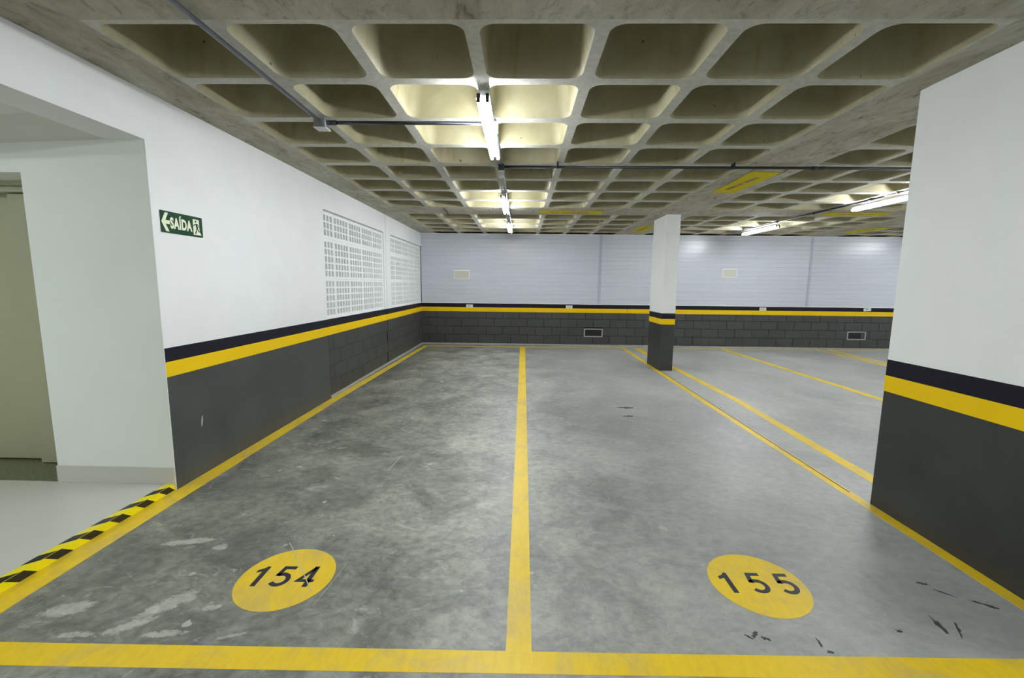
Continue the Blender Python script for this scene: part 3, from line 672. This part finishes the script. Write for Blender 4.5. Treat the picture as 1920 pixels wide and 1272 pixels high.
# ------------------------------------------------------------------ ceiling stickers
def sticker(pts, tl, tr, gh, lab, n=15, seed=1):
    """pts: corners; a row of small dark glyph-like marks from tl to tr"""
    c_ = Vector((sum(q[0] for q in pts)/4, sum(q[1] for q in pts)/4, H-0.009))
    bm = bmesh.new(); prism(bm, [(q[0]-c_.x, q[1]-c_.y) for q in pts], lambda u, v, w_: (u, v, w_), 0.003)
    o = obj('ceiling_sticker', bm, M_sticker, None, loc=c_, label=lab, cat='sign', group='yellow stickers under the beams')
    rd = random.Random(seed); a = Vector(tl); b_ = Vector(tr); d = (b_-a).normalized(); nn = Vector((-d.y, d.x))
    step = (b_-a).length/n
    for i in range(n):
        if rd.random() < 0.04: continue
        bm = bmesh.new(); p0 = a + d*step*(i+0.1); wd = step*0.28
        f = lambda u, v, w_: (p0.x + d.x*u + nn.x*v - c_.x, p0.y + d.y*u + nn.y*v - c_.y, -w_)
        ww = step*0.72; k_ = rd.choice((0, 1, 2, 3))
        stroke(bm, [(wd/2, -gh/2), (wd/2, gh/2)], wd, f, 0.001)
        if k_ != 3: stroke(bm, [(ww-wd/2, -gh/2), (ww-wd/2, gh/2)], wd, f, 0.001)
        if k_ != 1: stroke(bm, [(0, gh*0.42), (ww, gh*0.42)], wd*0.7, f, 0.001)
        if k_ >= 1: stroke(bm, [(0, 0), (ww, 0)], wd*0.7, f, 0.001)
        obj('glyph', bm, M_glyph, o)
    return o
sticker([(0.284, 6.93), (1.262, 6.92), (1.280, 7.225), (0.288, 7.21)], (0.455, 7.085), (1.085, 7.08), 0.075, 'yellow lettered sticker on the cross beam over the middle bays', 15, 3)
sticker([(2.313, 4.56), (2.621, 4.585), (2.624, 5.545), (2.339, 5.525)], (2.44, 5.36), (2.49, 4.77), 0.055, 'large yellow sticker on the long beam beyond the long conduit', 13, 5)
sticker([(2.321, 8.56), (2.60, 8.57), (2.62, 9.48), (2.35, 9.47)], (2.42, 9.30), (2.47, 8.70), 0.055, 'small yellow sticker on the long beam left of the slender pillar', 12, 6)
sticker([(4.74, 6.91), (5.705, 6.88), (5.715, 7.18), (4.77, 7.20)], (4.95, 7.05), (5.50, 7.03), 0.06, 'yellow sticker on the cross beam below the lamp at the right pillar', 14, 8)
sticker([(6.70, 8.50), (7.06, 8.49), (7.06, 9.35), (6.68, 9.33)], (6.86, 9.15), (6.89, 8.7), 0.06, 'farthest yellow sticker at the right, close above the back wall', 12, 9)

# ------------------------------------------------------------------ exit sign
ex = empty('exit_sign', (XL, 2.978, 1.806), label='green exit sign reading SAIDA with a left arrow and running figure', cat='sign')
def F_sign(u, v, w_): return (w_, u, v)        # local: u along +Y, v up
W_, Hh = 0.372, 0.142
def rr2(w_, h_, r, n=5):
    o_ = []
    for cx, cy, a0 in ((w_/2-r, h_/2-r, 0), (-w_/2+r, h_/2-r, 90), (-w_/2+r, -h_/2+r, 180), (w_/2-r, -h_/2+r, 270)):
        o_ += [(cx+r*math.cos(math.radians(a0+90*i/n)), cy+r*math.sin(math.radians(a0+90*i/n))) for i in range(n+1)]
    return o_
bm = bmesh.new(); prism(bm, rr2(W_+0.006, Hh+0.006, 0.010), lambda u, v, w_: F_sign(u, v, 0.0005+w_), 0.002); obj('backing', bm, M_signedge, ex)
bm = bmesh.new(); prism(bm, rr2(W_, Hh, 0.008), lambda u, v, w_: F_sign(u, v, 0.0025+w_), 0.0006); obj('plate', bm, M_green, ex)
ZS = 0.0031
bm = bmesh.new()
prism(bm, [(-0.176, 0.0), (-0.143, 0.060), (-0.117, 0.060), (-0.143, 0.012), (-0.108, 0.012), (-0.108, -0.012), (-0.143, -0.012), (-0.117, -0.060), (-0.143, -0.060)], lambda u, v, w_: F_sign(u, v, ZS+w_), 0.0005)
obj('arrow', bm, M_cream, ex)
me = text_mesh('SAÍDA', 0.1, 0.0042, 0.0004, 1.10)
xs = [v.co.x for v in me.vertices]; ys = [v.co.y for v in me.vertices]; x0, x1 = min(xs), max(xs)
capm = text_mesh('D', 0.1, 0.0030, 0.0004); ch_ = max(v.co.y for v in capm.vertices); bpy.data.meshes.remove(capm)
for v in me.vertices:
    u = (v.co.x-x0)/(x1-x0)*0.190 - 0.105; q = v.co.y/ch_*0.068 - 0.034; wz = v.co.z
    v.co = Vector(F_sign(u, q, ZS+0.0004+wz))
link('lettering', me, M_cream, ex)
bm = bmesh.new(); prism(bm, [(0.096, -0.056), (0.170, -0.056), (0.158, -0.036), (0.154, -0.015), (0.154, 0.052), (0.096, 0.052)], lambda u, v, w_: F_sign(u, v, ZS+w_), 0.0005); door_p = obj('pictogram', bm, M_cream, ex)
bm = bmesh.new(); fz = lambda u, v, w_: F_sign(u, v, ZS+0.0005+w_)
prism(bm, [(0.121+0.0075*math.cos(2*math.pi*i/12), 0.037+0.0075*math.sin(2*math.pi*i/12)) for i in range(12)], fz, 0.0004)
for pts, wd in (([(0.126, 0.022), (0.133, -0.008)], 0.017), ([(0.124, 0.021), (0.108, 0.014), (0.098, 0.004)], 0.006), ([(0.130, 0.022), (0.146, 0.012), (0.150, -0.002)], 0.006),
                ([(0.131, -0.005), (0.125, -0.026), (0.113, -0.050)], 0.009), ([(0.135, -0.006), (0.143, -0.028), (0.164, -0.034)], 0.008)):
    stroke(bm, pts, wd, fz, 0.0004)
obj('running_figure', bm, M_green, door_p)

# ------------------------------------------------------------------ plates on the back wall
def number_plate(x0, x1, zc, txt, lab, tilt=0.0):
    e = empty('number_plate', ((x0+x1)/2, YB-0.006, zc), label=lab, cat='number plate', group='white bay plates on the back wall'); e.rotation_euler = (0, tilt, 0)
    w2 = (x1-x0)/2; h2 = 0.034
    bm = bmesh.new(); box(bm, -w2, w2, -0.004, 0, -h2, h2, 0.001); obj('plate', bm, M_plate, e)
    bm = bmesh.new(); box(bm, -w2*0.80, -w2*0.55, -0.0046, -0.004, -h2*0.5, h2*0.55); box(bm, w2*0.62, w2*0.80, -0.0046, -0.004, -h2*0.5, h2*0.5); obj('side_mark', bm, M_platetint, e)
    if txt:
        for i, ch in enumerate(txt):
            bm = bmesh.new(); digit(ch, bm, lambda u, v, w_: (-0.040+i*0.028+u*0.038, -0.0040-w_, -0.018+v*0.038), 0.001); obj('digit', bm, M_plateink, e)
    return e
number_plate(-1.287, -1.128, 0.914, '501', 'white plate 501, leftmost on the black band')
number_plate(1.055, 1.208, 0.919, '403', 'white plate between the middle line and the pillar')
number_plate(3.430, 3.600, 0.924, '', 'white plate almost hidden behind the slender pillar')
number_plate(5.545, 5.698, 0.924, '402', 'white plate right of the slender pillar')
number_plate(7.925, 8.090, 0.936, '401', 'slightly tilted white plate, rightmost on the black band', -0.06)
def cover_plate(x0, x1, z0, z1, lab):
    e = empty('cover_plate', ((x0+x1)/2, YB-0.006, (z0+z1)/2), label=lab, cat='cover plate', group='beige cover plates')
    w2, h2 = (x1-x0)/2, (z1-z0)/2
    bm = bmesh.new(); box(bm, -w2, w2, -0.008, 0, -h2, h2, 0.003); obj('frame', bm, M_trimwhite, e)
    bm = bmesh.new(); box(bm, -w2+0.014, w2-0.014, -0.011, -0.008, -h2+0.014, h2-0.014, 0.002); obj('panel', bm, M_beige, e)
cover_plate(-1.578, -1.205, 1.545, 1.748, 'beige cover plate on the siding at the left')
cover_plate(4.630, 4.965, 1.645, 1.838, 'beige cover plate on the siding right of the slender pillar')
